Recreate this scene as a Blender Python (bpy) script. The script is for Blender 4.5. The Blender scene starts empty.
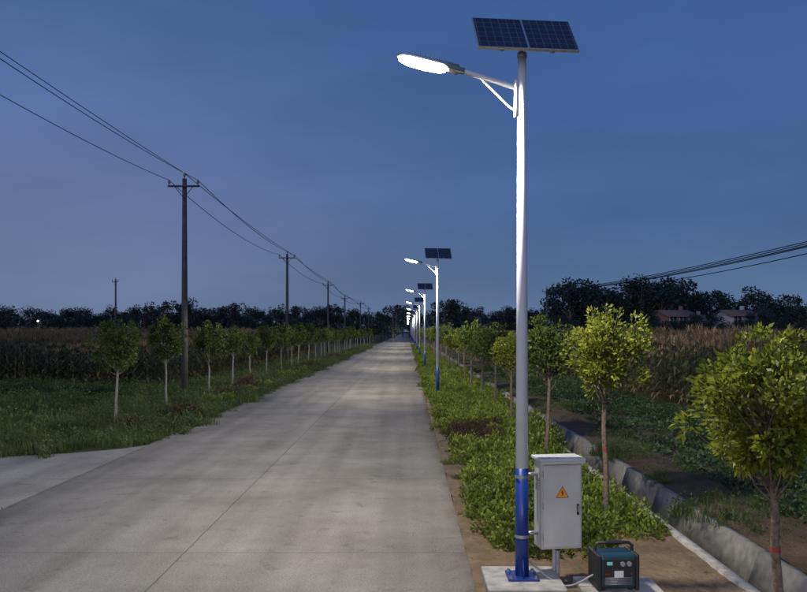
import bpy, bmesh, math, random
import numpy as np
from mathutils import Vector, Matrix, Euler
R=np.random.default_rng(7); random.seed(7)
sc=bpy.context.scene
col=sc.collection
F=783.0
# ------------------------------------------------------------ materials
def newmat(name):
    m=bpy.data.materials.new(name); m.use_nodes=True
    nt=m.node_tree; nt.nodes.clear()
    return m,nt,nt.nodes,nt.links
def N(nt,t,**k):
    n=nt.nodes.new(t)
    for a,b in k.items():
        setattr(n,a,b)
    return n
def ramp(nt,stops):
    n=nt.nodes.new('ShaderNodeValToRGB')
    e=n.color_ramp.elements
    while len(e)<len(stops): e.new(0.5)
    for i,(p,c) in enumerate(stops):
        e[i].position=p; e[i].color=(c[0],c[1],c[2],1)
    return n
def lin(r,g,b_):
    f=lambda c:(c/255/12.92 if c/255<=.04045 else ((c/255+.055)/1.055)**2.4)
    return (f(r),f(g),f(b_))
def simple(name,c,rough=0.5,metal=0.0,vary=0.12,scale=6.0,bump=0.0,emit=None,spec=0.5):
    m,nt,ns,L=newmat(name)
    o=N(nt,'ShaderNodeOutputMaterial'); p=N(nt,'ShaderNodeBsdfPrincipled')
    tc=N(nt,'ShaderNodeTexCoord'); nz=N(nt,'ShaderNodeTexNoise'); nz.inputs['Scale'].default_value=scale; nz.inputs['Detail'].default_value=4
    L.new(tc.outputs['Object'],nz.inputs['Vector'])
    rp=ramp(nt,[(0.3,[x*(1-vary*1.5) for x in c]),(0.7,[min(1,x*(1+vary)) for x in c])])
    L.new(nz.outputs['Fac'],rp.inputs['Fac']); L.new(rp.outputs['Color'],p.inputs['Base Color'])
    p.inputs['Roughness'].default_value=rough; p.inputs['Metallic'].default_value=metal
    p.inputs['Specular IOR Level'].default_value=spec
    if bump>0:
        b=N(nt,'ShaderNodeBump'); b.inputs['Strength'].default_value=bump; b.inputs['Distance'].default_value=0.02
        L.new(nz.outputs['Fac'],b.inputs['Height']); L.new(b.outputs['Normal'],p.inputs['Normal'])
    if emit:
        p.inputs['Emission Color'].default_value=(*emit[0],1); p.inputs['Emission Strength'].default_value=emit[1]
    L.new(p.outputs['BSDF'],o.inputs['Surface'])
    return m
def leafmat(name,dark,mid,light,trans=0.3,rough=0.55,nsc=1.7):
    m,nt,ns,L=newmat(name)
    o=N(nt,'ShaderNodeOutputMaterial'); p=N(nt,'ShaderNodeBsdfPrincipled')
    g=N(nt,'ShaderNodeNewGeometry'); oi=N(nt,'ShaderNodeObjectInfo')
    nz=N(nt,'ShaderNodeTexNoise'); nz.inputs['Scale'].default_value=nsc; nz.inputs['Detail'].default_value=1
    L.new(g.outputs['Position'],nz.inputs['Vector'])
    a=N(nt,'ShaderNodeMath',operation='MULTIPLY_ADD'); a.inputs[1].default_value=0.6
    L.new(g.outputs['Random Per Island'],a.inputs[0])
    b=N(nt,'ShaderNodeMath',operation='MULTIPLY_ADD'); b.inputs[1].default_value=0.9; b.inputs[2].default_value=-0.3
    L.new(nz.outputs['Fac'],b.inputs[0]); L.new(b.outputs[0],a.inputs[2])
    rp=ramp(nt,[(0.05,dark),(0.5,mid),(0.95,light)])
    L.new(a.outputs[0],rp.inputs['Fac'])
    hs=N(nt,'ShaderNodeHueSaturation')
    mr=N(nt,'ShaderNodeMapRange'); mr.inputs['To Min'].default_value=0.75; mr.inputs['To Max'].default_value=1.18
    L.new(oi.outputs['Random'],mr.inputs['Value']); L.new(mr.outputs[0],hs.inputs['Value'])
    L.new(rp.outputs['Color'],hs.inputs['Color'])
    L.new(hs.outputs['Color'],p.inputs['Base Color']); p.inputs['Roughness'].default_value=rough
    p.inputs['Specular IOR Level'].default_value=0.3
    t=N(nt,'ShaderNodeBsdfTranslucent'); L.new(hs.outputs['Color'],t.inputs['Color'])
    mx=N(nt,'ShaderNodeMixShader'); mx.inputs[0].default_value=trans
    L.new(p.outputs[0],mx.inputs[1]); L.new(t.outputs[0],mx.inputs[2]); L.new(mx.outputs[0],o.inputs['Surface'])
    return m
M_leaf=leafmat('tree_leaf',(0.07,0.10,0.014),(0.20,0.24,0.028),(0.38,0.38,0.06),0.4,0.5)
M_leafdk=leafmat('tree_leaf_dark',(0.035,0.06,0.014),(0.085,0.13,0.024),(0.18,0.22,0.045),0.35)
M_shrub=leafmat('shrub_leaf',(0.05,0.08,0.014),(0.17,0.23,0.032),(0.38,0.42,0.07),0.35,nsc=2.6)
M_red=leafmat('red_shrub_leaf',(0.04,0.024,0.016),(0.08,0.048,0.026),(0.11,0.10,0.035),0.25)
M_grass=leafmat('grass_blade',(0.035,0.06,0.018),(0.075,0.12,0.028),(0.17,0.19,0.06),0.3,nsc=0.8)
M_crop=leafmat('crop_leaf',(0.022,0.045,0.018),(0.05,0.09,0.03),(0.10,0.15,0.045),0.25,nsc=.8)
M_corn=leafmat('corn_leaf',(0.04,0.052,0.024),(0.095,0.10,0.04),(0.20,0.17,0.08),0.3,nsc=.4)
M_tassel=leafmat('corn_tassel',(0.17,0.115,0.06),(0.29,0.205,0.11),(0.38,0.28,0.16),0.25,nsc=.4)
M_far=leafmat('distant_leaf_hazed',(0.016,0.028,0.028),(0.028,0.046,0.04),(0.055,0.078,0.058),0.15,nsc=.2)  # bluish tone painted into the leaves to stand for distance haze
M_bark=simple('bark',(0.15,0.115,0.085),0.9,vary=0.35,scale=25,bump=0.6)
M_bark_w=simple('pale_bark',(0.24,0.22,0.19),0.9,vary=0.3,scale=20,bump=0.4)
M_redband=simple('red_band',(0.26,0.035,0.025),0.7,vary=.3,scale=20)
M_white=simple('white_paint',(0.70,0.75,0.82),0.32,vary=0.04,scale=3)
M_blue=simple('blue_paint',(0.010,0.035,0.22),0.35,vary=0.08,scale=5)
M_steel=simple('galvanised_steel',(0.45,0.46,0.48),0.4,metal=0.7)
M_dark=simple('dark_plastic',(0.02,0.021,0.024),0.5)
M_alu=simple('aluminium',(0.55,0.56,0.58),0.35,metal=0.8,vary=0.05)
M_grey=simple('cabinet_paint',(0.47,0.47,0.45),0.45,vary=0.10,scale=3)
M_grey2=simple('cabinet_lid_paint',(0.53,0.53,0.51),0.45,vary=0.10,scale=3)
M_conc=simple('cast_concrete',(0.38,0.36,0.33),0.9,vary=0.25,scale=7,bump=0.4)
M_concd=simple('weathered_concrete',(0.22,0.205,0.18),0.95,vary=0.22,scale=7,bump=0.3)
M_polec=simple('pole_concrete',(0.08,0.08,0.08),0.9,vary=0.15,scale=5)
M_wire=simple('wire_black',(0.015,0.015,0.018),0.6)
M_por=simple('porcelain',(0.3,0.28,0.26),0.3)
M_orange=simple('warning_orange',(0.85,0.33,0.03),0.5,vary=0.03)
M_blackp=simple('black_print',(0.02,0.02,0.02),0.6)
M_teal=simple('generator_paint',(0.012,0.05,0.075),0.35,vary=0.06)
M_label=simple('label_paper',(0.75,0.76,0.74),0.6,vary=0.03)
M_cable=simple('grey_cable',(0.3,0.32,0.34),0.5)
M_led=simple('led_diffuser',(0.9,0.9,0.9),0.4,emit=((1.0,0.98,0.93),30))
M_screen=simple('lcd_display',(0.02,0.1,0.12),0.3,emit=((0.3,0.8,0.8),0.35))

m,nt,ns,L=newmat('solar_cells'); M_cells=m
o=N(nt,'ShaderNodeOutputMaterial'); p=N(nt,'ShaderNodeBsdfPrincipled'); tc=N(nt,'ShaderNodeTexCoord')
br=N(nt,'ShaderNodeTexBrick',offset=0.0,squash=1.0)
br.inputs['Scale'].default_value=1.0; br.inputs['Brick Width'].default_value=0.088; br.inputs['Row Height'].default_value=0.098
br.inputs['Mortar Size'].default_value=0.0024; br.inputs['Mortar Smooth'].default_value=0.3
br.inputs['Color1'].default_value=(0.008,0.016,0.036,1); br.inputs['Color2'].default_value=(0.011,0.022,0.05,1); br.inputs['Mortar'].default_value=(0.16,0.19,0.24,1)
L.new(tc.outputs['Object'],br.inputs['Vector']); L.new(br.outputs['Color'],p.inputs['Base Color'])
p.inputs['Roughness'].default_value=0.35; L.new(p.outputs[0],o.inputs['Surface'])

def roadmat(name,jx,base=1.0):
    m,nt,ns,L=newmat(name)
    o=N(nt,'ShaderNodeOutputMaterial'); p=N(nt,'ShaderNodeBsdfPrincipled')
    g=N(nt,'ShaderNodeNewGeometry'); sp=N(nt,'ShaderNodeSeparateXYZ'); L.new(g.outputs['Position'],sp.inputs[0])
    n1=N(nt,'ShaderNodeTexNoise'); n1.inputs['Scale'].default_value=0.55; n1.inputs['Detail'].default_value=6; n1.inputs['Roughness'].default_value=0.65
    L.new(g.outputs['Position'],n1.inputs['Vector'])
    r1=ramp(nt,[(0.3,[x*base for x in (0.26,0.238,0.20)]),(0.5,[x*base for x in (0.35,0.322,0.275)]),(0.72,[x*base for x in (0.42,0.39,0.335)])])
    L.new(n1.outputs['Fac'],r1.inputs['Fac'])
    n2=N(nt,'ShaderNodeTexNoise'); n2.inputs['Scale'].default_value=45; n2.inputs['Detail'].default_value=4
    L.new(g.outputs['Position'],n2.inputs['Vector'])
    r2=ramp(nt,[(0.3,(0.70,0.70,0.70)),(0.7,(1.13,1.13,1.13))]); L.new(n2.outputs['Fac'],r2.inputs['Fac'])
    mu=N(nt,'ShaderNodeMix',data_type='RGBA',blend_type='MULTIPLY'); mu.inputs[0].default_value=1
    L.new(r1.outputs[0],mu.inputs[6]); L.new(r2.outputs[0],mu.inputs[7])
    mp=N(nt,'ShaderNodeMapping'); mp.inputs['Scale'].default_value=(1.6,0.06,1)
    L.new(g.outputs['Position'],mp.inputs['Vector'])
    n3=N(nt,'ShaderNodeTexNoise'); n3.inputs['Scale'].default_value=1.0; n3.inputs['Detail'].default_value=4
    L.new(mp.outputs[0],n3.inputs['Vector'])
    r3=ramp(nt,[(0.32,(0.74,0.735,0.73)),(0.6,(1.05,1.05,1.05))]); L.new(n3.outputs['Fac'],r3.inputs['Fac'])
    mu2=N(nt,'ShaderNodeMix',data_type='RGBA',blend_type='MULTIPLY'); mu2.inputs[0].default_value=0.8
    L.new(mu.outputs[2],mu2.inputs[6]); L.new(r3.outputs[0],mu2.inputs[7])
    n5=N(nt,'ShaderNodeTexNoise'); n5.inputs['Scale'].default_value=2.3; n5.inputs['Detail'].default_value=6; n5.inputs['Roughness'].default_value=.7; L.new(g.outputs['Position'],n5.inputs['Vector'])
    r5=ramp(nt,[(0.28,(0.58,0.56,0.54)),(0.43,(1,1,1))]); L.new(n5.outputs['Fac'],r5.inputs['Fac'])
    mu3=N(nt,'ShaderNodeMix',data_type='RGBA',blend_type='MULTIPLY'); mu3.inputs[0].default_value=0.8
    L.new(mu2.outputs[2],mu3.inputs[6]); L.new(r5.outputs[0],mu3.inputs[7])
    wob=N(nt,'ShaderNodeMath',operation='MULTIPLY_ADD'); wob.inputs[1].default_value=0.07; wob.inputs[2].default_value=-0.035-jx
    L.new(n5.outputs['Fac'],wob.inputs[0])
    ax=N(nt,'ShaderNodeMath',operation='ADD'); L.new(sp.outputs['X'],ax.inputs[0]); L.new(wob.outputs[0],ax.inputs[1])
    ab=N(nt,'ShaderNodeMath',operation='ABSOLUTE'); L.new(ax.outputs[0],ab.inputs[0])
    l1=N(nt,'ShaderNodeMath',operation='LESS_THAN'); l1.inputs[1].default_value=0.010; L.new(ab.outputs[0],l1.inputs[0])
    pp=N(nt,'ShaderNodeMath',operation='PINGPONG'); pp.inputs[1].default_value=2.5; L.new(sp.outputs['Y'],pp.inputs[0])
    l2=N(nt,'ShaderNodeMath',operation='LESS_THAN'); l2.inputs[1].default_value=0.010; L.new(pp.outputs[0],l2.inputs[0])
    s2=N(nt,'ShaderNodeMath',operation='MULTIPLY'); s2.inputs[1].default_value=0.6; L.new(l2.outputs[0],s2.inputs[0])
    s1=N(nt,'ShaderNodeMath',operation='MULTIPLY'); s1.inputs[1].default_value=0.6; L.new(l1.outputs[0],s1.inputs[0])
    m2=N(nt,'ShaderNodeMath',operation='MAXIMUM'); L.new(s1.outputs[0],m2.inputs[0]); L.new(s2.outputs[0],m2.inputs[1])
    mj=N(nt,'ShaderNodeMix',data_type='RGBA'); mj.inputs[7].default_value=(0.07,0.065,0.055,1)
    L.new(m2.outputs[0],mj.inputs[0]); L.new(mu3.outputs[2],mj.inputs[6])
    ed=N(nt,'ShaderNodeMath',operation='ADD'); ed.inputs[1].default_value=2.85; L.new(sp.outputs['X'],ed.inputs[0])
    ea=N(nt,'ShaderNodeMath',operation='ABSOLUTE'); L.new(ed.outputs[0],ea.inputs[0])
    en=N(nt,'ShaderNodeMath',operation='MULTIPLY_ADD'); en.inputs[1].default_value=0.9; L.new(n5.outputs['Fac'],en.inputs[0]); L.new(ea.outputs[0],en.inputs[2])
    er=N(nt,'ShaderNodeMapRange'); er.inputs['From Min'].default_value=3.85; er.inputs['From Max'].default_value=4.15; er.inputs['To Max'].default_value=.65 if jx>-100 else 0
    L.new(en.outputs[0],er.inputs['Value'])
    me_=N(nt,'ShaderNodeMix',data_type='RGBA'); me_.inputs[7].default_value=(0.17,0.125,0.08,1)
    L.new(er.outputs[0],me_.inputs[0]); L.new(mj.outputs[2],me_.inputs[6])
    L.new(me_.outputs[2],p.inputs['Base Color']); p.inputs['Roughness'].default_value=0.8; p.inputs['Specular IOR Level'].default_value=0.3
    bp=N(nt,'ShaderNodeBump'); bp.inputs['Strength'].default_value=0.3; bp.inputs['Distance'].default_value=0.01
    L.new(n2.outputs['Fac'],bp.inputs['Height']); L.new(bp.outputs[0],p.inputs['Normal'])
    L.new(p.outputs[0],o.inputs['Surface'])
    return m
M_road=roadmat('concrete_road_surface',-2.85)
M_side=roadmat('concrete_side_road_surface',-900,0.95)
def soil(name,stops,scale,bump=0.8):
    m,nt,ns,L=newmat(name)
    o=N(nt,'ShaderNodeOutputMaterial'); p=N(nt,'ShaderNodeBsdfPrincipled'); g=N(nt,'ShaderNodeNewGeometry')
    n1=N(nt,'ShaderNodeTexNoise'); n1.inputs['Scale'].default_value=scale; n1.inputs['Detail'].default_value=8; n1.inputs['Roughness'].default_value=0.7
    L.new(g.outputs['Position'],n1.inputs['Vector'])
    r=ramp(nt,stops); L.new(n1.outputs['Fac'],r.inputs['Fac']); L.new(r.outputs[0],p.inputs['Base Color'])
    n2=N(nt,'ShaderNodeTexNoise'); n2.inputs['Scale'].default_value=14; n2.inputs['Detail'].default_value=5; L.new(g.outputs['Position'],n2.inputs['Vector'])
    bp=N(nt,'ShaderNodeBump'); bp.inputs['Strength'].default_value=bump; bp.inputs['Distance'].default_value=0.06
    L.new(n2.outputs['Fac'],bp.inputs['Height']); L.new(bp.outputs[0],p.inputs['Normal'])
    p.inputs['Roughness'].default_value=0.95; p.inputs['Specular IOR Level'].default_value=0.1
    L.new(p.outputs[0],o.inputs['Surface']); return m
M_ground=soil('field_ground',[(0.3,(0.04,0.055,0.02)),(0.5,(0.07,0.075,0.032)),(0.7,(0.12,0.095,0.055))],0.5)
M_dirt=soil('dirt',[(0.25,(0.12,0.08,0.048)),(0.5,(0.21,0.145,0.088)),(0.75,(0.30,0.22,0.14))],1.6)

# ------------------------------------------------------------ mesh helpers
def obj(name,me,parent=None,mat=None,loc=(0,0,0),rot=(0,0,0),scale=(1,1,1)):
    o=bpy.data.objects.new(name,me); col.objects.link(o)
    o.location=loc; o.rotation_euler=rot; o.scale=scale
    if parent: o.parent=parent
    if mat is not None and me is not None and len(me.materials)==0: me.materials.append(mat)
    return o
def empty(name,loc=(0,0,0),rot=(0,0,0)):
    o=bpy.data.objects.new(name,None); o.empty_display_size=0.2; col.objects.link(o); o.location=loc; o.rotation_euler=rot; return o
def npmesh(name,V,faces,mats,mi=None,smooth=False):
    me=bpy.data.meshes.new(name)
    V=np.asarray(V,dtype=np.float32)
    tot=sum(f.size for f in faces); nf=sum(len(f) for f in faces)
    me.vertices.add(len(V)); me.vertices.foreach_set('co',V.ravel())
    me.loops.add(tot); me.loops.foreach_set('vertex_index',np.concatenate([f.ravel() for f in faces]).astype(np.int32))
    me.polygons.add(nf)
    sizes=np.concatenate([np.full(len(f),f.shape[1]) for f in faces])
    st=np.concatenate([[0],np.cumsum(sizes)[:-1]])
    me.polygons.foreach_set('loop_start',st.astype(np.int32))
    if mi is not None: me.polygons.foreach_set('material_index',np.asarray(mi,dtype=np.int32))
    if smooth: me.polygons.foreach_set('use_smooth',np.ones(nf,dtype=bool))
    for m in mats: me.materials.append(m)
    me.update(calc_edges=True); me.validate()
    return me
class B:
    def __init__(s): s.V=[];s.Q=[];s.M=[];s.n=0
    def add(s,V,Q,mi=0):
        V=np.asarray(V,float); Q=np.asarray(Q,int)
        s.V.append(V); s.Q.append(Q+s.n); s.M.append(np.full(len(Q),mi)); s.n+=len(V)
    def leaves(s,base,d,Lg,W,mi=0,fold=0.25,droop=0.0):
        n=len(base); d=d/np.linalg.norm(d,axis=1,keepdims=True)
        r=R.normal(size=(n,3)); sd=np.cross(d,r); sd/=np.linalg.norm(sd,axis=1,keepdims=True)+1e-9
        up=np.cross(sd,d); Lg=np.broadcast_to(Lg,n)[:,None]; W=np.broadcast_to(W,n)[:,None]
        mid=base+d*Lg*0.45
        v=np.stack([base,mid+sd*W*0.5+up*W*fold,base+d*Lg-np.array([0,0,1])*Lg*droop,mid-sd*W*0.5+up*W*fold],1).reshape(-1,3)
        q=np.arange(4*n).reshape(n,4); s.add(v,q,mi)
    def tube(s,pts,rad,seg=6,mi=0):
        pts=np.asarray(pts,float); k=len(pts)
        t=np.gradient(pts,axis=0); t/=np.linalg.norm(t,axis=1,keepdims=True)+1e-9
        ref=np.array([0.31,0.95,0.05]); a=np.cross(t,ref); a/=np.linalg.norm(a,axis=1,keepdims=True); b=np.cross(t,a)
        th=np.linspace(0,2*np.pi,seg,endpoint=False)
        rad=np.broadcast_to(rad,k)
        v=(pts[:,None,:]+rad[:,None,None]*(np.cos(th)[None,:,None]*a[:,None,:]+np.sin(th)[None,:,None]*b[:,None,:])).reshape(-1,3)
        q=[]
        for i in range(k-1):
            for j in range(seg):
                j2=(j+1)%seg; q.append((i*seg+j,i*seg+j2,(i+1)*seg+j2,(i+1)*seg+j))
        s.add(v,q,mi)
    def box(s,lo,hi,mi=0):
        x0,y0,z0=lo;x1,y1,z1=hi
        v=[(x0,y0,z0),(x1,y0,z0),(x1,y1,z0),(x0,y1,z0),(x0,y0,z1),(x1,y0,z1),(x1,y1,z1),(x0,y1,z1)]
        s.add(v,[(0,3,2,1),(4,5,6,7),(0,1,5,4),(1,2,6,5),(2,3,7,6),(3,0,4,7)],mi)
    def mesh(s,name,mats,smooth=False):
        return npmesh(name,np.concatenate(s.V),[np.concatenate(s.Q)],mats,np.concatenate(s.M),smooth)
def bevbox(name,size,bev=0.01,seg=2):
    bm=bmesh.new(); bmesh.ops.create_cube(bm,size=1)
    bmesh.ops.scale(bm,vec=size,verts=bm.verts)
    if bev>0: bmesh.ops.bevel(bm,geom=list(bm.edges),offset=bev,segments=seg,affect='EDGES',profile=0.5)
    me=bpy.data.meshes.new(name); bm.to_mesh(me); bm.free(); return me
def cyl(name,r1,r2,h,seg=32,smooth=True):
    bm=bmesh.new(); bmesh.ops.create_cone(bm,cap_ends=True,cap_tris=False,segments=seg,radius1=r1,radius2=r2,depth=h)
    bmesh.ops.translate(bm,verts=bm.verts,vec=(0,0,h/2))
    for f in bm.faces:
        if smooth and len(f.verts)==4: f.smooth=True
    me=bpy.data.meshes.new(name); bm.to_mesh(me); bm.free(); return me
def tubemesh(name,pts,rad,seg=12,mats=()):
    b=B(); b.tube(pts,rad,seg); return b.mesh(name,list(mats),True)

# ------------------------------------------------------------ ground / road / ditch
DL,DR,DD=3.78,4.48,0.42
xs=[-1500,-200,-60,-20,-9,-6.45,0.75,2.2,DL-0.10,DL-0.10,DR+0.10,DR+0.10,5.2,8,20,60,200,1500]
zs=[0,0,-0.1,-0.15,-0.08,-0.01,-0.01,0.0,0.0,-DD-0.05,-DD-0.05,-0.02,0.05,-0.12,-0.12,0,0,0]
ys=np.concatenate([np.array([-200,-60]),np.arange(-30,60,1.5),np.arange(60,200,10),[260,400,700,1500,3000]])
V=[];Q=[]
for j,y in enumerate(ys):
    for x,z in zip(xs,zs): V.append((x,y,z))
nx=len(xs)
for j in range(len(ys)-1):
    for i in range(nx-1): Q.append((j*nx+i,j*nx+i+1,(j+1)*nx+i+1,(j+1)*nx+i))
obj('ground',npmesh('ground',V,[np.array(Q)],[M_ground]))
b=B(); b.box((-6.45,-40,-0.12),(0.75,900,0.02)); obj('road',b.mesh('road',[M_road]))
bm=bmesh.new()
poly=[(-6.452,11.9),(-6.452,19.5),(-6.9,18.9),(-7.8,18.2),(-9.4,17.6),(-14,17.2),(-80,17.0),(-80,13.4),(-9.5,13.4),(-8.2,13.2),(-7.2,12.7)]
vs=[bm.verts.new((x,y,0.012)) for x,y in poly]; f=bm.faces.new(vs)
if f.normal.z<0: f.normal_flip()
ex=bmesh.ops.extrude_face_region(bm,geom=[f]); bmesh.ops.translate(bm,verts=[v for v in ex['geom'] if isinstance(v,bmesh.types.BMVert)],vec=(0,0,-0.13))
bmesh.ops.recalc_face_normals(bm,faces=bm.faces)
me=bpy.data.meshes.new('side_road'); bm.to_mesh(me); bm.free(); obj('side_road',me,mat=M_side)
gx=np.linspace(0.752,DL-0.10,40); gy=np.arange(-10,70,0.14)
X,Y=np.meshgrid(gx,gy); Z=0.006+0.03*np.clip(np.sin(X*7+np.sin(Y*2.3))*np.sin(Y*3.1+X*2),0,1)+R.uniform(0,0.02,X.shape)+0.03*(R.random(X.shape)<0.05)
idx=np.arange(X.size).reshape(X.shape)
q=np.stack([idx[:-1,:-1],idx[:-1,1:],idx[1:,1:],idx[1:,:-1]],-1).reshape(-1,4)
obj('dirt_verge',npmesh('dirt_verge',np.stack([X,Y,Z],-1).reshape(-1,3),[q],[M_dirt],None,True))
gx=np.linspace(DR+0.10,8.5,30); gy=np.arange(-10,60,0.2)
X,Y=np.meshgrid(gx,gy); Z=0.0+0.10*np.exp(-((X-5.2)/0.5)**2)-0.1*np.clip((X-5.6)/2.4,0,1)+R.uniform(0,0.05,X.shape)
idx=np.arange(X.size).reshape(X.shape)
q=np.stack([idx[:-1,:-1],idx[:-1,1:],idx[1:,1:],idx[1:,:-1]],-1).reshape(-1,4)
obj('dirt_bank',npmesh('dirt_bank',np.stack([X,Y,Z],-1).reshape(-1,3),[q],[soil('bank_dirt',[(0.3,(0.06,0.045,0.028)),(0.5,(0.10,0.07,0.045)),(0.7,(0.14,0.10,0.065))],1.8)],None,True))
ch=empty('drainage_channel')
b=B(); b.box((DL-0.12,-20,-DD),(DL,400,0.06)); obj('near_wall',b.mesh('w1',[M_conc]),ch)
b=B()
y=-20.0
while y<400:
    x0=DR-0.16; w=0.13; z1=0.06+random.uniform(-0.012,0.012)
    v=[(x0,y,-DD),(x0+w,y,-DD),(x0+w,y+1.985,-DD),(x0,y+1.985,-DD),(DR,y,z1),(DR+w,y,z1),(DR+w,y+1.985,z1),(DR,y+1.985,z1)]
    b.add(v,[(0,3,2,1),(4,5,6,7),(0,1,5,4),(1,2,6,5),(2,3,7,6),(3,0,4,7)]); y+=2
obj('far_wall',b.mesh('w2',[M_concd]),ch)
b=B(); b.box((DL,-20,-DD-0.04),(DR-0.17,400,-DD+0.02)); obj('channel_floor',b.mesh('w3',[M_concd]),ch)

# ------------------------------------------------------------ trees
def street_tree(name,seed,rad=0.66,cz=2.38,rz=0.66,nc=60,nl=62,LL=0.095,leaf=M_leaf,bark=M_bark,band=True,tr=1.0,low=1.45):
    global R
    R=np.random.default_rng(seed)
    b=B()
    k=12; zz=np.linspace(0,cz+0.2,k); off=np.cumsum(R.normal(0,0.012,(k,2)),axis=0); off-=off[0]
    pts=np.column_stack([off,zz]); pts[0,2]=-0.05
    b.tube(pts,np.interp(zz,[0,0.15,1.5,cz+0.2],[0.058,0.044,0.034,0.012])*tr,10,1)
    if band:
        i=np.array([1.04,1.085]); px=np.interp(i,zz,pts[:,0]);py=np.interp(i,zz,pts[:,1])
        b.tube(np.column_stack([px,py,i]),[0.040*tr,0.040*tr],10,2)
    u=R.normal(size=(nc,3)); u/=np.linalg.norm(u,axis=1,keepdims=True)
    rr=R.uniform(0.35,1.0,nc)**0.6
    lump=1+0.20*np.sin(3*np.arctan2(u[:,1],u[:,0])+seed)+0.14*R.normal(size=nc)
    C=u*rr[:,None]*np.array([rad,rad,rz])*0.86*lump[:,None]; C[:,2]+=cz
    ns=14; us=R.normal(size=(ns,3)); us[:,2]=np.abs(us[:,2])*1.2; us/=np.linalg.norm(us,axis=1,keepdims=True)
    C=np.vstack([C,us*np.array([rad,rad,rz])*1.06+np.array([0,0,cz])])
    for ci,c in enumerate(C):
        t0=np.clip(c[2]-R.uniform(0.2,0.6),low,cz+0.1); s0=np.array([np.interp(t0,zz,pts[:,0]),np.interp(t0,zz,pts[:,1]),t0])
        mid=(s0+c)/2+np.array([0,0,-0.06])+R.normal(0,0.03,3)
        b.tube([s0,mid,c],[0.012,0.007,0.003],4,1)
        n=int(nl*R.uniform(0.5,1.2)) if ci<nc else 26
        cr=R.uniform(0.09,0.17) if ci<nc else 0.08
        o=R.normal(size=(n,3)); o/=np.linalg.norm(o,axis=1,keepdims=True); o*=R.uniform(0.2,1,n)[:,None]**0.5*cr
        d=o/cr+np.array([0,0,0.25])+R.normal(0,0.45,(n,3))+0.5*(c-np.array([0,0,cz-0.3]))/rad
        b.leaves(c+o,d,LL*R.uniform(0.6,1.2,n),LL*0.42*R.uniform(0.8,1.2,n),0,0.25,0.15)
    return b.mesh(name,[leaf,bark,M_redband])
tA=street_tree('street_tree_a',11,rad=.60,cz=2.40,rz=.62,nc=80,nl=85,LL=.078)
tB=street_tree('street_tree_b',12,rad=0.60,cz=2.28,rz=0.60,nc=88,nl=95,LL=0.08,tr=1.05)
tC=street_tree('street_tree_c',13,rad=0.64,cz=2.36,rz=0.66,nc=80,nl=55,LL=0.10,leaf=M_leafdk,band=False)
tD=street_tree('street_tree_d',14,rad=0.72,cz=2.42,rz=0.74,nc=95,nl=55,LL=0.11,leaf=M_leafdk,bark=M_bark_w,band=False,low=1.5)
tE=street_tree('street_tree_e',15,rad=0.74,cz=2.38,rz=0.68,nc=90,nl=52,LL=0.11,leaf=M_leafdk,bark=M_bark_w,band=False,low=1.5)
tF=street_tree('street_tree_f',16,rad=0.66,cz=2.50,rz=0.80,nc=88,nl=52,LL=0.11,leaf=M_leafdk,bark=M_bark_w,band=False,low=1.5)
R=np.random.default_rng(99)
def T(me,x,y,s=1.0,rz=None,name='street_tree'):
    return obj(name,me,None,None,(x,y,0),(R.normal(0,0.02),R.normal(0,0.02),R.uniform(0,6.28) if rz is None else rz),(s*R.uniform(0.95,1.08),s,s*R.uniform(0.95,1.04)))
T(tA,2.93,11.5,1.0,3.0)
T(tB,3.12,6.5,0.97,2.0)
T(tC,3.0,17.1,1.04)
y=22.5
while y<240:
    T(random.choice([tC,tC,tA]),3.0+R.uniform(-.15,.15),y,R.uniform(0.9,1.12)); y+=R.uniform(4.2,5.0)*(1 if y<120 else 1.6)
y=23.7
while y<240:
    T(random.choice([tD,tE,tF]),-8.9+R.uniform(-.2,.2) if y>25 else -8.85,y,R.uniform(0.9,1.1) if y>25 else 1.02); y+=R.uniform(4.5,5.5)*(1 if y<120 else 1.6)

# ------------------------------------------------------------ shrubs, grass, crops
def shrub_patch(name,seed,mat,w=1.1,h=0.42,n=2600,LL=0.06,k=18):
    global R
    R=np.random.default_rng(seed); b=B()
    cx=R.uniform(-w/2,w/2,(k,2))*0.9; ch_=R.uniform(0.45,1.0,k)*h; cr=R.uniform(0.13,0.24,k)
    for i in range(k):
        m_=n//k; o=R.normal(size=(m_,3)); o/=np.linalg.norm(o,axis=1,keepdims=True); o[:,2]=np.abs(o[:,2])
        rr=R.uniform(0.25,1,m_)[:,None]**0.4
        p=o*rr*np.array([cr[i],cr[i],ch_[i]]); p[:,:2]+=cx[i]
        b.leaves(p,o*0.7+np.array([0,0,0.5])+R.normal(0,0.45,(m_,3)),LL*R.uniform(0.6,1.3,m_),LL*0.52,0)
        for q_ in range(3):
            e=np.array([cx[i,0]+R.normal(0,.08),cx[i,1]+R.normal(0,.08),ch_[i]*0.8]); b.tube([[cx[i,0],cx[i,1],-0.02],e],[0.006,0.003],3,1)
    return b.mesh(name,[mat,M_bark])
shr=[shrub_patch('shrub_patch_%d'%i,20+i,M_shrub,h=[0.40,0.50,0.44][i],LL=.075,n=1900,k=14) for i in range(3)]
shr_r=[shrub_patch('red_shrub_patch_%d'%i,30+i,M_red,w=0.9,h=0.5,n=1500) for i in range(2)]
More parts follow.
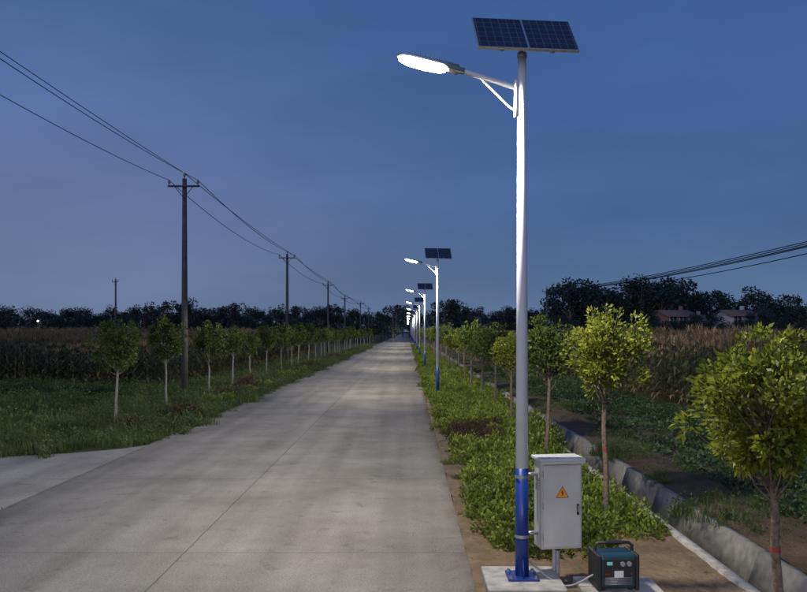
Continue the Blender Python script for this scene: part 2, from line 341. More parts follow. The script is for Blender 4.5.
def grass_patch(name,seed,w=2.0,n=1800,hmin=0.08,hmax=0.3,mat=M_grass,weeds=350):
    global R
    R=np.random.default_rng(seed); b=B()
    c=R.uniform(-w/2,w/2,(n,2)); k=30; cc=R.uniform(-w/2,w/2,(k,2)); sel=R.random(n)<0.6; ci=R.integers(0,k,n)
    c[sel]=cc[ci[sel]]+R.normal(0,0.07,(sel.sum(),2))
    h=R.uniform(hmin,hmax,n); th=R.uniform(0,6.28,n); lean=R.uniform(0.1,0.7,n)
    base=np.column_stack([c,np.full(n,-0.01)]); wd=0.008
    s=np.column_stack([np.cos(th),np.sin(th),np.zeros(n)])*wd; ld=np.column_stack([-np.sin(th),np.cos(th),np.zeros(n)])
    mid=base+ld*(lean*h*0.3)[:,None]+np.array([0,0,1])*(h*0.55)[:,None]
    tip=base+ld*(lean*h)[:,None]+np.array([0,0,1])*h[:,None]
    v=np.stack([base-s,base+s,mid+s*.8,mid-s*.8,tip-s*.15,tip+s*.15],1).reshape(-1,3)
    i6=np.arange(n)[:,None]*6
    q=np.concatenate([i6+np.array([0,1,2,3]),i6+np.array([3,2,5,4])]); b.add(v,q,0)
    p=np.column_stack([cc[R.integers(0,12,weeds)]+R.normal(0,0.1,(weeds,2)),R.uniform(0.02,hmax*1.3,weeds)])
    b.leaves(p,R.normal(size=(weeds,3))+np.array([0,0,0.6]),R.uniform(0.05,0.10,weeds),0.04,0)
    return b.mesh(name,[mat])
gr=[grass_patch('grass_patch_%d'%i,40+i,hmax=[.22,.32,.42][i]) for i in range(3)]
def crop_patch(name,seed,w=2.0):
    global R
    R=np.random.default_rng(seed); b=B()
    for rx in (-0.75,-0.25,0.25,0.75):
        for py in np.arange(-1,1,0.22):
            if R.random()<0.1: continue
            c=np.array([rx+R.normal(0,.04),py+R.normal(0,.04),0]); n=38; h=R.uniform(0.22,0.36)
            o=R.normal(size=(n,3)); o/=np.linalg.norm(o,axis=1,keepdims=True); o[:,2]=np.abs(o[:,2])
            p=c+o*np.array([0.2,0.17,h]); b.leaves(p,o+R.normal(0,.4,(n,3)),R.uniform(0.07,0.12,n),0.065,0,0.1,0.1)
    return b.mesh(name,[M_crop])
cp=[crop_patch('crop_patch_%d'%i,50+i) for i in range(2)]
def corn_patch(name,seed):
    global R
    R=np.random.default_rng(seed); b=B()
    for rx in np.arange(-2,2,0.60):
        for py in np.arange(-2,2,0.33):
            x=rx+R.normal(0,.05); y=py+R.normal(0,.05); H=R.uniform(1.95,2.5)
            b.tube([[x,y,-.05],[x+R.normal(0,.03),y+R.normal(0,.03),H]],[0.014,0.008],3,0)
            nl=10; th0=R.uniform(0,3.14)
            for i in range(nl):
                z=0.25+(H-0.5)*i/nl; th=th0+math.pi*i+R.normal(0,.5); L_=R.uniform(0.45,0.8)*(1-0.35*abs(i/nl-0.5))
                d=np.array([math.cos(th),math.sin(th)]); t=np.array([0,.35,.7,1.0]); ht=z+L_*(0.75*t-0.95*t*t*R.uniform(0.8,1.3))
                r_=L_*0.75*t; wd=np.array([0.028,0.042,0.034,0.004]); s=np.array([-d[1],d[0]])
                pl=np.column_stack([x+d[0]*r_+s[0]*wd,y+d[1]*r_+s[1]*wd,ht]); pr=np.column_stack([x+d[0]*r_-s[0]*wd,y+d[1]*r_-s[1]*wd,ht])
                b.add(np.vstack([pl,pr]),[(k,k+1,k+5,k+4) for k in range(3)],0 if (i>1 or R.random()<.4) else 1)
            n=9; bs=np.tile([x,y,H-0.02],(n,1)); b.leaves(bs,np.column_stack([R.normal(0,.4,(n,2)),np.ones(n)]),R.uniform(.2,.36,n),0.03,1)
    return b.mesh(name,[M_corn,M_tassel])
cn=[corn_patch('corn_patch_%d'%i,60+i) for i in range(3)]
R=np.random.default_rng(5)
def put(parent,meshes,x,y,z=0,s=1.0,q90=False,name='patch'):
    rz=(random.randint(0,1)*math.pi if q90 else R.uniform(0,6.28))
    return obj(name,random.choice(meshes),parent,None,(x,y,z),(0,0,rz),(s*R.uniform(.93,1.08),s*R.uniform(.93,1.08),s*R.uniform(.8,1.15)))
hd=empty('shrub_hedge'); rs=empty('red_shrub_hedge')
y=10.1
while y<150:
    st=0.85 if y<60 else 1.4
    for x in ((1.6,2.35,3.1) if y<60 else (1.7,2.8)):
        xx=x+R.uniform(-.15,.15); yy=y+R.uniform(-.2,.2)
        redz=(19.0<y<22.5 and x<2.4) or (R.random()<0.05 and y>24)
        if y<10.8 and x>3: continue
        if redz: put(rs,shr_r,xx,yy,0,.95)
        else: put(hd,shr,xx,yy,0,R.uniform(.85,1.1)*(1.0 if y<18 else 1.2))
    y+=st
for _ in range(30):
    put(hd,shr,R.uniform(1.15,1.4),R.uniform(10,60),0,R.uniform(.3,.5))
for y in np.arange(22,120,3.4):
    yy=y+R.uniform(-1,1)
    if R.random()<.7: put(rs,shr_r,-7.7+R.uniform(-.35,.35),yy,0,R.uniform(.9,1.4))
    if R.random()<0.7: put(hd,shr,-7.5,yy+1.6,0,R.uniform(.7,1.1))
gv=empty('grass_verge')
for y in np.arange(20.3,140,1.85):
    for x in (-7.3,-9.0,-10.7):
        if y>80 and x<-8: continue
        put(gv,gr,x+R.uniform(-.15,.15),y,-.03,R.uniform(.85,1.2))
for x in np.arange(-9.2,-30,-1.9):
    for y in np.arange(18.8,42,1.9):
        if x>-11 and y>20.5: continue
        put(gv,gr if R.random()<.6 else cp,x,y+R.uniform(-.2,.2),-.1,R.uniform(.9,1.35))
for x in np.arange(-7.5,-26,-1.7):
    for y in (8.0,9.8,11.2):
        put(gv,gr,x,y-(0.3 if x>-8.5 else 0),-.03)
for y in np.arange(12,140,1.6):
    put(gv,gr,1.0+R.uniform(-.12,.2),y,0,R.uniform(.12,.28)) 
for y in np.arange(3,60,.9):
    if R.random()<.85: put(gv,gr,4.95+R.uniform(-.2,.7),y,.02,R.uniform(.25,.7))
    if R.random()<.5: put(gv,gr,3.45+R.uniform(-.1,.05),y,.0,R.uniform(.1,.22))
    if R.random()<.25: put(gv,gr,4.0+R.uniform(-.05,.1),y,-DD+.02,R.uniform(.12,.25))
cf=empty('low_crop_field')
for x in np.arange(6.6,36,2.0):
    for y in np.arange(5.5,60,2.0):
        if (x>10.5 and y>25): continue
        if x<8 and R.random()<.25: continue
        if x>y*.7+6: continue
        put(cf,cp,x,y,-.1,1.0,True)
co=empty('corn_field')
for x in np.arange(12.5,100,4):
    for y in np.arange(27,96,4):
        if x>y*.75+8: continue
        put(co,cn,x,y,-.1,1.05,True)
co2=empty('corn_field')
for x in np.arange(-14.5,-100,-4):
    for y in np.arange(44,108,4):
        if -x>y*0.65+8: continue
        put(co2,cn,x,y,-.1,1.08,True)
for y in np.arange(62,120,4):
    put(co,cn,8.5,y,-.1,1.0,True)

# ------------------------------------------------------------ distant trees
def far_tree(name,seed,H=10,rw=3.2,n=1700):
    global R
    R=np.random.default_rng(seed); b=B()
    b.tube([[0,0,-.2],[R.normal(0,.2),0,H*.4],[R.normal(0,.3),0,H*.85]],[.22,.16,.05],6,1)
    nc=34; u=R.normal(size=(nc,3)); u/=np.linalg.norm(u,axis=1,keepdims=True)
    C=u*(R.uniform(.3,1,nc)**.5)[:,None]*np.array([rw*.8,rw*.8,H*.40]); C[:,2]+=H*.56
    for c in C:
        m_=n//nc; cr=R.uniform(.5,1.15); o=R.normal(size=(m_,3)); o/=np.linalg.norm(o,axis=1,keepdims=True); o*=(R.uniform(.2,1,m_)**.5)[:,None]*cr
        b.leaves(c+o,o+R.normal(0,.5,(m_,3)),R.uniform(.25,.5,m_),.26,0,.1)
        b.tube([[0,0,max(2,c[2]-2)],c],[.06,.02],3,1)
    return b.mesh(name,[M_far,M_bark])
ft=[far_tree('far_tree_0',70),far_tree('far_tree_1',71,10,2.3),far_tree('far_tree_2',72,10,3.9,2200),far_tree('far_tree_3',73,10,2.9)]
R=np.random.default_rng(8)
tl=empty('distant_tree_line')
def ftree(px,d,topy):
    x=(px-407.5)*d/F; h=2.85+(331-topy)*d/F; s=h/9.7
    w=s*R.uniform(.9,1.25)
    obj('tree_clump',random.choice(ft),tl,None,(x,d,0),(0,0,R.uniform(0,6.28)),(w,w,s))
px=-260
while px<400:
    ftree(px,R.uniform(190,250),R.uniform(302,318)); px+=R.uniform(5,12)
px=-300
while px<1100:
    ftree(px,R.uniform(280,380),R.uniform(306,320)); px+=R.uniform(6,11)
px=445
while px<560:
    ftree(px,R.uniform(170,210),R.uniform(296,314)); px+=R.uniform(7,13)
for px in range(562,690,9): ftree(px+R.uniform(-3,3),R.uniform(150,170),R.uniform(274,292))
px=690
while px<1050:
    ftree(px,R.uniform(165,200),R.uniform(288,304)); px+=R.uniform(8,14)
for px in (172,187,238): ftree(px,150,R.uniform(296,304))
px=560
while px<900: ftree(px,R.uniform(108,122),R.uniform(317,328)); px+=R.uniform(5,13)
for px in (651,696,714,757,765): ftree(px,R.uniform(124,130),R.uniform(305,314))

# ------------------------------------------------------------ houses
M_brick=simple('red_brick',(0.24,0.125,0.10),0.9,vary=0.2,scale=3)
M_plaster=simple('plaster',(0.42,0.41,0.41),0.9,vary=0.15,scale=1)
M_roof=simple('roof_tile',(0.17,0.11,0.10),0.9,vary=0.2,scale=3)
M_glass=simple('window_glass',(0.03,0.04,0.05),0.15)
M_door=simple('door_paint',(0.12,0.05,0.03),0.5)
def house(name,x,y,w,dp,h,rh,wall,rot=0,nwin=3,storeys=1):
    e=empty(name,(x,y,0),(0,0,rot))
    b=B(); b.box((-w/2,-dp/2,-.1),(w/2,dp/2,h)); 
    b.add([(-w/2,-dp/2,h),(-w/2,dp/2,h),(-w/2,0,h+rh),(-w/2,0,h+rh)],[(0,1,2,3)]); b.add([(w/2,-dp/2,h),(w/2,dp/2,h),(w/2,0,h+rh),(w/2,0,h+rh)],[(0,1,2,3)])
    obj('walls',b.mesh('walls',[wall]),e)
    b=B()
    for s in (-1,1):
        oy=s*(dp/2+.4); zz=h-.4*rh/(dp/2)
        b.add([(-w/2-.3,oy,zz+.05),(w/2+.3,oy,zz+.05),(w/2+.3,0,h+rh+.05),(-w/2-.3,0,h+rh+.05),(-w/2-.3,oy,zz+.2),(w/2+.3,oy,zz+.2),(w/2+.3,0,h+rh+.2),(-w/2-.3,0,h+rh+.2)],
              [(0,1,2,3),(4,5,6,7),(0,1,5,4),(1,2,6,5),(3,0,4,7)])
    obj('roof',b.mesh('roof',[M_roof]),e)
    bg=B();bf=B()
    for st in range(storeys):
        for i in range(nwin):
            cx=-w/2+w*(i+.5)/nwin; z0=1.0+st*3; hw=min(.75,w/nwin*.38)
            if st==0 and i==nwin//2: continue
            bf.box((cx-hw,-dp/2-.06,z0-.1),(cx+hw,-dp/2-.003,z0+1.4)); bg.box((cx-hw+.1,-dp/2-.08,z0),(cx-.04,-dp/2-.063,z0+1.3)); bg.box((cx+.04,-dp/2-.08,z0),(cx+hw-.1,-dp/2-.063,z0+1.3))
    obj('window_frames',bf.mesh('wf',[M_plaster]),e); obj('window_glass',bg.mesh('wg',[M_glass]),e)
    b=B(); b.box((-w/2+w*(nwin//2+.5)/nwin-.5,-dp/2-.05,0),(-w/2+w*(nwin//2+.5)/nwin+.5,-dp/2-.004,2.3)); obj('door',b.mesh('door',[M_door]),e)
    b=B(); b.box((w*.3,.6,h+.3),(w*.3+.6,1.2,h+rh+.9)); obj('chimney',b.mesh('ch',[wall]),e)
house('brick_house',(673-407.5)*140/F,140,5.4,7,5.4,1.0,M_brick,0.15,3,2)
house('farmhouse',(735-407.5)*135/F,135,4.8,6,5.4,.9,M_plaster,0.1,2,2)
house('farmhouse',(684-407.5)*150/F+2,152,5,6,4.8,1.0,M_plaster,0.0,2,1)
house('farmhouse',(50-407.5)*235/F,186,4.5,6,3.3,1.1,M_plaster,0.1,2,1)
bm=bmesh.new(); bmesh.ops.create_icosphere(bm,subdivisions=2,radius=.2); me=bpy.data.meshes.new('yard_bulb'); bm.to_mesh(me); bm.free()
yl=empty('yard_lamp',((38-407.5)*170/F,170,0)); obj('bulb',me,yl,simple('yard_bulb',(1,1,1),emit=((.8,.9,1),6)),(0,0,5.0)); obj('post',cyl('yp',.06,.05,4.8,8),yl,M_polec)

# ------------------------------------------------------------ utility poles and wires
def catenary(a,b,sag,n=24):
    a=np.array(a,float);b=np.array(b,float);t=np.linspace(0,1,n)[:,None]
    p=a*(1-t)+b*t; p[:,2]-=4*sag*(t*(1-t))[:,0]; return p
def utility_pole(x,y,h,arm=0.66,yaw=0.0,name='utility_pole'):
    e=empty(name,(x,y,0),(0,0,yaw))
    obj('shaft',cyl('shaft',.16,.10,h-.25,16),e,M_polec)
    az=h-.62
    b=B(); b.box((-arm-.06,-.20,az-.04),(arm+.06,-.12,az+.04)); 
    b.tube([(-arm*.6,-.13,az-.04),(0,-.13,az-.55)],[.018,.018],4); b.tube([(arm*.6,-.13,az-.04),(0,-.13,az-.55)],[.018,.018],4)
    obj('crossarm',b.mesh('arm',[M_polec]),e)
    b=B()
    for px_,pz in ((-arm,az+.04),(arm,az+.04),(0,h-.25)):
        yy=-.16 if px_ else 0
        b.tube([(px_,yy,pz),(px_,yy,pz+.08),(px_,yy,pz+.09),(px_,yy,pz+.16),(px_,yy,pz+.17),(px_,yy,pz+.25)],[.02,.02,.06,.05,.07,.03],8)
    obj('insulators',b.mesh('ins',[M_por]),e)
    return [(x-arm,y-.16,az+.27),(x,y,h+0.0),(x+arm,y-.16,az+.27)]
PY=[2,36,69,105,140,178,216]; PX=[-10.3,-10.25,-10.6,-10.65,-11.2,-10.7,-10.7]; PH=[10.05,10.1,9.9,9.6,9.3,9.6,9.6]
att=[utility_pole(x,y,h) for x,y,h in zip(PX,PY,PH)]
att=[utility_pole(-10.3,-32,10.05)]+att
pl=empty('power_line')
for i in range(len(att)-1):
    for j in range(3):
        obj('wire',tubemesh('wire',catenary(att[i][j],att[i+1][j],[.55,.18,.45][j]),.012+.00012*max(0,att[i][j][1]),5,[M_wire]),pl)
utility_pole(-41,110,10.4,.4)
a1=utility_pole(16,90,8.0,.5); a2=utility_pole(35,30,11.8,.6,-.6)
pr=empty('cable_bundle')
for k,(dz,sg,dx) in enumerate([(0,.9,0),(-.06,.98,.08),(-.12,1.1,-.1),(-.15,1.05,.05),(-.3,1.5,0),(-.05,1.2,.12)]):
    obj('cable',tubemesh('cable',catenary((16+dx,90,7.35+dz*.6),(35+dx,30,11.5+dz),sg,30),.035,5,[M_wire]),pr)
utility_pole(41,175,9.5,.5)

# ------------------------------------------------------------ street lamps
PXL,PY0,SP=1.272,8.7,24.4
lm={}
lm['shaft_blue']=cyl('shaft_blue',.076,.070,1.19,32); lm['shaft']=cyl('shaft',.0695,.047,4.56,32)
lm['plate']=bevbox('base_plate',(.34,.34,.022),.004,1)
b=B()
for k in range(4):
    a=k*math.pi/2; c,s=math.cos(a),math.sin(a); t=.006
    P=[(.07,-t,.0),(.155,-t,.0),(.07,-t,.2),(.07,t,.0),(.155,t,.0),(.07,t,.2)]
    P=[(x*c-y*s,x*s+y*c,z) for x,y,z in P]
    b.add(P,[(0,1,2,2),(3,5,4,4),(0,3,4,1),(1,4,5,2),(2,5,3,0)])
lm['gusset']=b.mesh('gussets',[M_blue])
b=B()
for sx in (-.135,.135):
    for sy in (-.135,.135):
        b.tube([(sx,sy,0),(sx,sy,.05)],[.014,.014],8); b.tube([(sx,sy,.02),(sx,sy,.036)],[.024,.024],6)
lm['bolts']=b.mesh('bolts',[M_steel])
AZ=-.085
armpts=[(0,0,5.50+AZ),(-.12,0,5.535+AZ),(-.40,0,5.62+AZ),(-.70,0,5.715+AZ)]
lm['arm']=tubemesh('arm',armpts,[.031,.031,.029,.027],12,[M_white])
lm['brace']=tubemesh('brace',[(-.02,0,5.235+AZ),(-.13,0,5.30+AZ),(-.46,0,5.625+AZ)],.014,10,[M_white])
b=B(); b.box((-.085,-.035,5.20+AZ),(-.045,.035,5.60+AZ)); lm['bracket']=b.mesh('bracket',[M_white])
def loft(secs,seg=20):
    V=[];Q=[]
    for (x,hy,zt,zb) in secs:
        for j in range(seg):
            a=2*math.pi*j/seg; c,s=math.cos(a),math.sin(a)
            yy=hy*math.copysign(abs(c)**.7,c); z=(zt if s>0 else -zb)*abs(s)**.8
            V.append((x,yy,z))
    for i in range(len(secs)-1):
        for j in range(seg): Q.append((i*seg+j,i*seg+(j+1)%seg,(i+1)*seg+(j+1)%seg,(i+1)*seg+j))
    return V,Q
v,q=loft([(0.04,.0005,.0005,.0005),(0.04,.034,.034,.034),(-.02,.038,.036,.036),(-.03,.065,.055,.05),(-.12,.07,.06,.05),(-.135,.09,.055,.03),(-.20,.11,.05,.014),(-.45,.115,.045,.012),(-.64,.105,.035,.012),(-.71,.07,.022,.010),(-.73,.001,.005,.005)])
lm['head']=npmesh('lamp_housing',v,[np.array(q)],[M_alu],None,True)
v,q=loft([(-.155,.001,-.01,.012),(-.165,.085,-.01,.045),(-.22,.100,-.01,.070),(-.40,.106,-.01,.080),(-.60,.100,-.01,.070),(-.69,.07,-.01,.045),(-.715,.001,-.01,.012)])
lm['lens']=npmesh('led_diffuser',v,[np.array(q)],[M_led],None,True)
b=B()
for k in range(7): b.box((-.21-.055*k,-.08,.035),(-.198-.055*k,.08,.058))
lm['fins']=b.mesh('fins',[M_alu])
PW,PLn=1.09,.58
lm['frame']=bevbox('panel_frame',(PW+.03,PLn+.03,.035),.004,1)
b=B()
for s in (-1,1):
    x0,x1=(-PW/2,-.012) if s<0 else (.012,PW/2)
    b.add([(x0,-PLn/2,0.0),(x1,-PLn/2,0.0),(x1,PLn/2,0.0),(x0,PLn/2,0.0)],[(0,1,2,3)])
lm['cells']=b.mesh('solar_cells',[M_cells])
lm['cap']=cyl('pole_cap',.055,.055,.05,24); lm['mast']=cyl('mast_head',.035,.035,.14,16)
b=B()
for x in (-.28,.28): b.box((x-.02,-.26,-.055),(x+.02,.26,-.0185))
b.box((-.32,-.03,-.095),(.32,.03,-.056))
lm['rails']=b.mesh('mount_rails',[M_steel])
lm['footing']=bevbox('footing',(.84,.84,.30),.012,2)
LE=1020
def spotlight():
    ld=bpy.data.lights.new('led_light','SPOT'); ld.energy=LE; ld.spot_size=math.radians(168); ld.spot_blend=.25; ld.shadow_soft_size=.10; ld.color=(1,.93,.80)
    ld.use_nodes=True; nt=ld.node_tree
    em=[n for n in nt.nodes if n.type=='EMISSION'][0]
    g=nt.nodes.new('ShaderNodeNewGeometry'); s=nt.nodes.new('ShaderNodeSeparateXYZ'); nt.links.new(g.outputs['Incoming'],s.inputs[0])
    a=nt.nodes.new('ShaderNodeMath'); a.operation='ABSOLUTE'; nt.links.new(s.outputs['Z'],a.inputs[0])
    m_=nt.nodes.new('ShaderNodeMath'); m_.operation='MAXIMUM'; m_.inputs[1].default_value=.22; nt.links.new(a.outputs[0],m_.inputs[0])
    p_=nt.nodes.new('ShaderNodeMath'); p_.operation='POWER'; p_.inputs[1].default_value=-1.35; nt.links.new(m_.outputs[0],p_.inputs[0])
    nt.links.new(p_.outputs[0],em.inputs['Strength'])
    return ld
LD=spotlight()
def street_lamp(y,light=True):
    e=empty('street_lamp',(PXL,y,.12))
    obj('footing',lm['footing'],e,M_conc,(0.0,-.02,-.15))
    obj('base_plate',lm['plate'],e,M_blue,(0,0,.012)); obj('gussets',lm['gusset'],e,None,(0,0,.023)); obj('anchor_bolts',lm['bolts'],e,None,(0,0,.0))
    obj('lower_shaft',lm['shaft_blue'],e,M_blue,(0,0,.02)); obj('upper_shaft',lm['shaft'],e,M_white,(0,0,1.21))
    obj('arm',lm['arm'],e); obj('brace',lm['brace'],e); obj('bracket',lm['bracket'],e)
    h=bpy.data.objects.new('lamp_head',None); col.objects.link(h); h.parent=e; h.location=(-.68,0,5.708+AZ); h.rotation_euler=(0,math.radians(13),0)
    obj('housing',lm['head'],h); obj('diffuser',lm['lens'],h); obj('cooling_fins',lm['fins'],h)
    obj('pole_cap',lm['cap'],e,M_steel,(0,0,5.765))
    th=math.radians(50); ca=math.radians(6); z0=6.0
    pn=bpy.data.objects.new('solar_panel',None); col.objects.link(pn); pn.parent=e; pn.location=(0.02,-.05,z0); pn.rotation_euler=(th,0,ca)
    obj('frame',lm['frame'],pn,M_alu); obj('cells',lm['cells'],pn,None,(0,0,.0205)); obj('mount_rails',lm['rails'],pn)
    obj('mast_head',lm['mast'],e,M_steel,(0,0.02,5.80))
    if light:
        lo=bpy.data.objects.new('led_light',LD); col.objects.link(lo); lo.parent=e; lo.location=(-1.10,0,5.55)
for k in range(-1,15):
    street_lamp(PY0+SP*k,k<8)

# ------------------------------------------------------------ control cabinet
cx,cy=1.70,8.86
cab=empty('electrical_cabinet',(cx,cy,0),(0,0,math.radians(9)))
W,D,H0,H1=.47,.26,.42,1.40
obj('body',bevbox('body',(W,D,H1-H0),.006,2),cab,M_grey,(0,0,(H0+H1)/2))
obj('door',bevbox('door',(W-.04,.016,H1-H0-.07),.004,2),cab,M_grey2,(0.0,-D/2-.0085,(H0+H1)/2-.005))
obj('rain_lid',bevbox('lid',(W+.06,D+.08,.035),.008,2),cab,M_grey2,(0,-.01,H1+.018))
obj('lid_lip',bevbox('lip',(W+.05,.006,.03),.002,1),cab,M_grey2,(0,-D/2-.053,H1-.012))
b=B(); s=.075; z0=1.04; yy=-D/2-.019
b.add([(-s,yy,z0-.045),(s,yy,z0-.045),(0,yy,z0+.085),(0,yy,z0+.085)],[(0,1,2,3)],0)
b.add([(.002,yy-.002,z0+.045),(-.018,yy-.002,z0+.008),(.004,yy-.002,z0+.012),(.004,yy-.002,z0+.012)],[(0,1,2,3)],1)
b.add([(-.004,yy-.002,z0+.010),(.018,yy-.002,z0+.014),(-.002,yy-.002,z0-.03),(-.002,yy-.002,z0-.03)],[(0,1,2,3)],1)
for i in range(3):
    P=[(-s,z0-.045),(s,z0-.045),(0,z0+.085)]; c0=(0,z0-.002)
    p0,p1=P[i],P[(i+1)%3]; f_=lambda p,k:(c0[0]+(p[0]-c0[0])*k,yy-.0015,c0[1]+(p[1]-c0[1])*k)
    b.add([f_(p0,1.0),f_(p1,1.0),f_(p1,.88),f_(p0,.88)],[(0,1,2,3)],1)
obj('warning_label',b.mesh('warn',[M_orange,M_blackp]),cab)
obj('lock_plate',bevbox('lock',(.026,.016,.12),.004,2),cab,M_dark,(W/2-.055,-D/2-.025,.86))
obj('lock_handle',bevbox('lockh',(.014,.014,.07),.003,2),cab,M_steel,(W/2-.055,-D/2-.037,.87))
b=B()
for z in (.55,.90,1.26): b.tube([(-W/2+.012,-D/2-.012,z-.03),(-W/2+.012,-D/2-.012,z+.03)],[.009,.009],8)
obj('hinges',b.mesh('hinges',[M_steel]),cab)
b=B()
for i in range(6): b.box((-W/2-.006,-.08,1.2-.025*i),(-W/2-.001,.08,1.21-.025*i))
for z in (.56,1.22): b.box((-W/2-.14,-.02,z),(-W/2+.0,.04,z+.035)) 
for z in (.56,1.22): b.tube([(-.447,-.09,z),(-.447,-.09,z+.035)],[.080,.080],20)
obj('mounting_straps',b.mesh('straps',[M_steel]),cab)
obj('conduit',tubemesh('conduit',[(.0,0,H0),(.0,0,.15),(.0,0,-.02)],.022,12,[M_cable]),cab)
obj('cable_gland',cyl('gland',.035,.035,.05,16),cab,M_dark,(0,0,H0-.045))
b=B(); b.box((-.03,.06,-.02),(.03,.10,H0+.3)); b.box((-.12,.02,0.0),(.12,.14,.012)); obj('support_post',b.mesh('sp',[M_grey]),cab)

# ------------------------------------------------------------ portable generator
pad=obj('concrete_pad',bevbox('pad',(.86,.56,.14),.012,2),None,M_conc,(2.30,8.58,.01))
gen=empty('portable_generator',(2.235,8.50,.08),(0,0,math.radians(4)))
obj('body',bevbox('gbody',(.40,.34,.35),.035,4),gen,M_teal,(0,0,.205))
for s in (-1,1): obj('end_guard',bevbox('guard',(.045,.37,.385),.02,3),gen,M_dark,(s*.205,0,.2))
b=B(); b.tube([(-.205,0,.36),(-.205,0,.44),(-.17,0,.475),(.17,0,.475),(.205,0,.44),(.205,0,.36)],[.017]*6,10); b.tube([(-.09,0,.476),(.09,0,.476)],[.025,.025],12)
obj('handle',b.mesh('handle',[M_dark],True),gen)
obj('front_panel',bevbox('fp',(.33,.012,.22),.005,2),gen,M_dark,(0,-.173,.235))
obj('label',bevbox('lb',(.10,.003,.075),.001,1),gen,M_label,(.0,-.181,.185))
obj('display',bevbox('ds',(.06,.006,.035),.002,1),gen,M_screen,(-.10,-.181,.30))
b=B()
for x in (.04,.11):
    b.tube([(x,-.178,.295),(x,-.192,.295)],[.026,.026],18); b.tube([(x,-.1925,.295),(x,-.1926,.295)],[.026,.001],18)
obj('sockets',b.mesh('sockets',[M_cable]),gen)
b=B()
for i in range(7): b.box((-.15,-.184,.075+.012*i),(.15,-.1705,.080+.012*i))
obj('louvres',b.mesh('louv',[M_steel]),gen)
b=B()
for i,x in enumerate((-.14,-.11,.13)): b.tube([(x,-.179,.19),(x,-.19,.19)],[.01,.01],12); b.tube([(x,-.19,.19),(x,-.1905,.19)],[.01,.001],12)
obj('knobs',b.mesh('knobs',[M_redband]),gen)
for sx in (-.15,.15):
    for sy in (-.11,.11): obj('foot',cyl('foot',.022,.026,.035,14),gen,M_dark,(sx,sy,0))
cb=[(1.33,8.78,.30),(1.42,8.68,.24),(1.55,8.62,.13),(1.72,8.55,.05),(1.88,8.5,.12),(1.98,8.48,.2),(2.04,8.48,.22)]
cu=bpy.data.curves.new('power_cable','CURVE'); cu.dimensions='3D'; cu.bevel_depth=.011; sp_=cu.splines.new('NURBS'); sp_.points.add(len(cb)-1)
for i,p_ in enumerate(cb): sp_.points[i].co=(*p_,1)
sp_.use_endpoint_u=True; sp_.order_u=3; o=bpy.data.objects.new('power_cable',cu); col.objects.link(o); cu.materials.append(M_cable)
R=np.random.default_rng(3); b=B()
for _ in range(500):
    x,y=R.uniform(.8,3.6),R.uniform(6.5,30); s=R.uniform(.006,.028)
    base=np.array([[1,0,0],[0,1,0],[-1,0,0],[0,-1,0],[0,0,.7],[0,0,-.7]])*s*R.uniform(.7,1.3,(6,3))+np.array([x,y,.03])
    b.add(base,[(0,1,4,4),(1,2,4,4),(2,3,4,4),(3,0,4,4)])
obj('pebbles',b.mesh('pebbles',[M_conc]))

# ------------------------------------------------------------ world, twilight fill, camera
w=bpy.data.worlds.new('World'); sc.world=w; w.use_nodes=True; nt=w.node_tree; nt.nodes.clear(); L=nt.links
out=nt.nodes.new('ShaderNodeOutputWorld'); bg=nt.nodes.new('ShaderNodeBackground'); tc=nt.nodes.new('ShaderNodeTexCoord')
sp=nt.nodes.new('ShaderNodeSeparateXYZ'); L.new(tc.outputs['Generated'],sp.inputs[0])
rl=ramp(nt,[(0.0,lin(100,117,146)),(0.05,lin(103,119,152)),(0.14,lin(103,119,160)),(0.26,lin(88,111,160)),(0.40,lin(72,102,156)),(0.9,lin(58,88,144))])
rr=ramp(nt,[(0.0,lin(96,117,148)),(0.05,lin(86,110,146)),(0.14,lin(73,102,148)),(0.26,lin(66,97,149)),(0.40,lin(62,95,151)),(0.9,lin(58,88,144))])
nz=nt.nodes.new('ShaderNodeTexNoise'); nz.inputs['Scale'].default_value=2.6; nz.inputs['Detail'].default_value=5
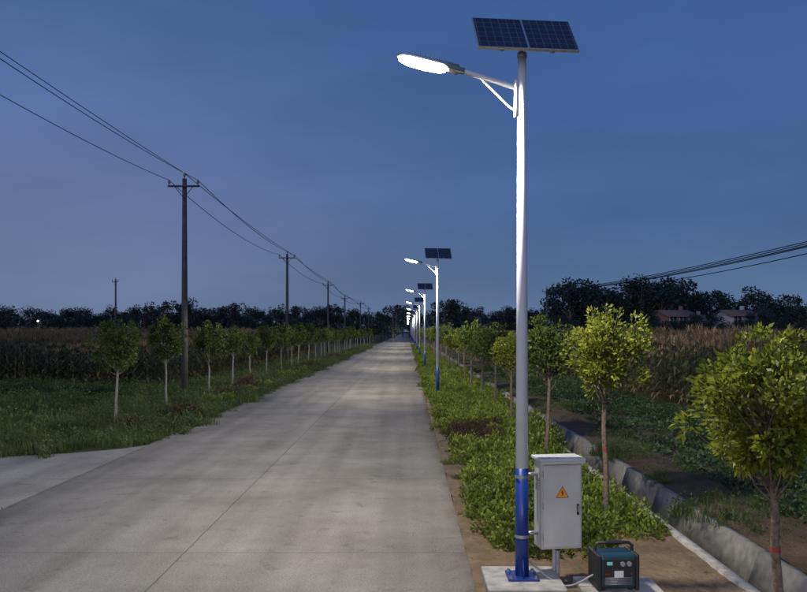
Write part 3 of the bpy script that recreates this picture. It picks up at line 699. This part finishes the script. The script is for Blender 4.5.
mp=nt.nodes.new('ShaderNodeMapping'); mp.inputs['Scale'].default_value=(1,1,3.6); L.new(tc.outputs['Generated'],mp.inputs[0]); L.new(mp.outputs[0],nz.inputs['Vector'])
L.new(sp.outputs['Z'],rl.inputs[0]); L.new(sp.outputs['Z'],rr.inputs[0])
mr=nt.nodes.new('ShaderNodeMapRange'); mr.inputs['From Min'].default_value=-.45; mr.inputs['From Max'].default_value=.25; mr.interpolation_type='SMOOTHSTEP'; L.new(sp.outputs['X'],mr.inputs[0])
mx=nt.nodes.new('ShaderNodeMix'); mx.data_type='RGBA'; L.new(mr.outputs[0],mx.inputs[0]); L.new(rl.outputs[0],mx.inputs[6]); L.new(rr.outputs[0],mx.inputs[7])
cr=nt.nodes.new('ShaderNodeMapRange'); cr.inputs['From Min'].default_value=.3; cr.inputs['From Max'].default_value=.7; cr.inputs['To Min'].default_value=.88; cr.inputs['To Max'].default_value=1.12; L.new(nz.outputs['Fac'],cr.inputs[0])
vm=nt.nodes.new('ShaderNodeVectorMath'); vm.operation='SCALE'; L.new(mx.outputs[2],vm.inputs[0]); L.new(cr.outputs[0],vm.inputs['Scale'])
L.new(vm.outputs[0],bg.inputs[0]); bg.inputs[1].default_value=1.0; L.new(bg.outputs[0],out.inputs[0])
sd=bpy.data.lights.new('twilight_fill','SUN'); sd.energy=.62; sd.angle=math.radians(50); sd.color=(1.0,.93,.95)  # soft sun added from behind-left as fill to brighten fields and crops
so=bpy.data.objects.new('twilight_fill',sd); col.objects.link(so); so.rotation_euler=(math.radians(70),0,math.radians(-28))

cam=bpy.data.cameras.new('camera'); co_=bpy.data.objects.new('camera',cam); col.objects.link(co_); sc.camera=co_
co_.location=(0,0,2.85); co_.rotation_euler=(math.radians(90),0,0)
cam.lens=F/807*36; cam.sensor_width=36; cam.shift_y=35/807; cam.shift_x=-4/807; cam.clip_end=5000; cam.clip_start=.05
sc.view_settings.view_transform='Standard'; sc.view_settings.look='None'; sc.view_settings.exposure=0; sc.view_settings.gamma=1
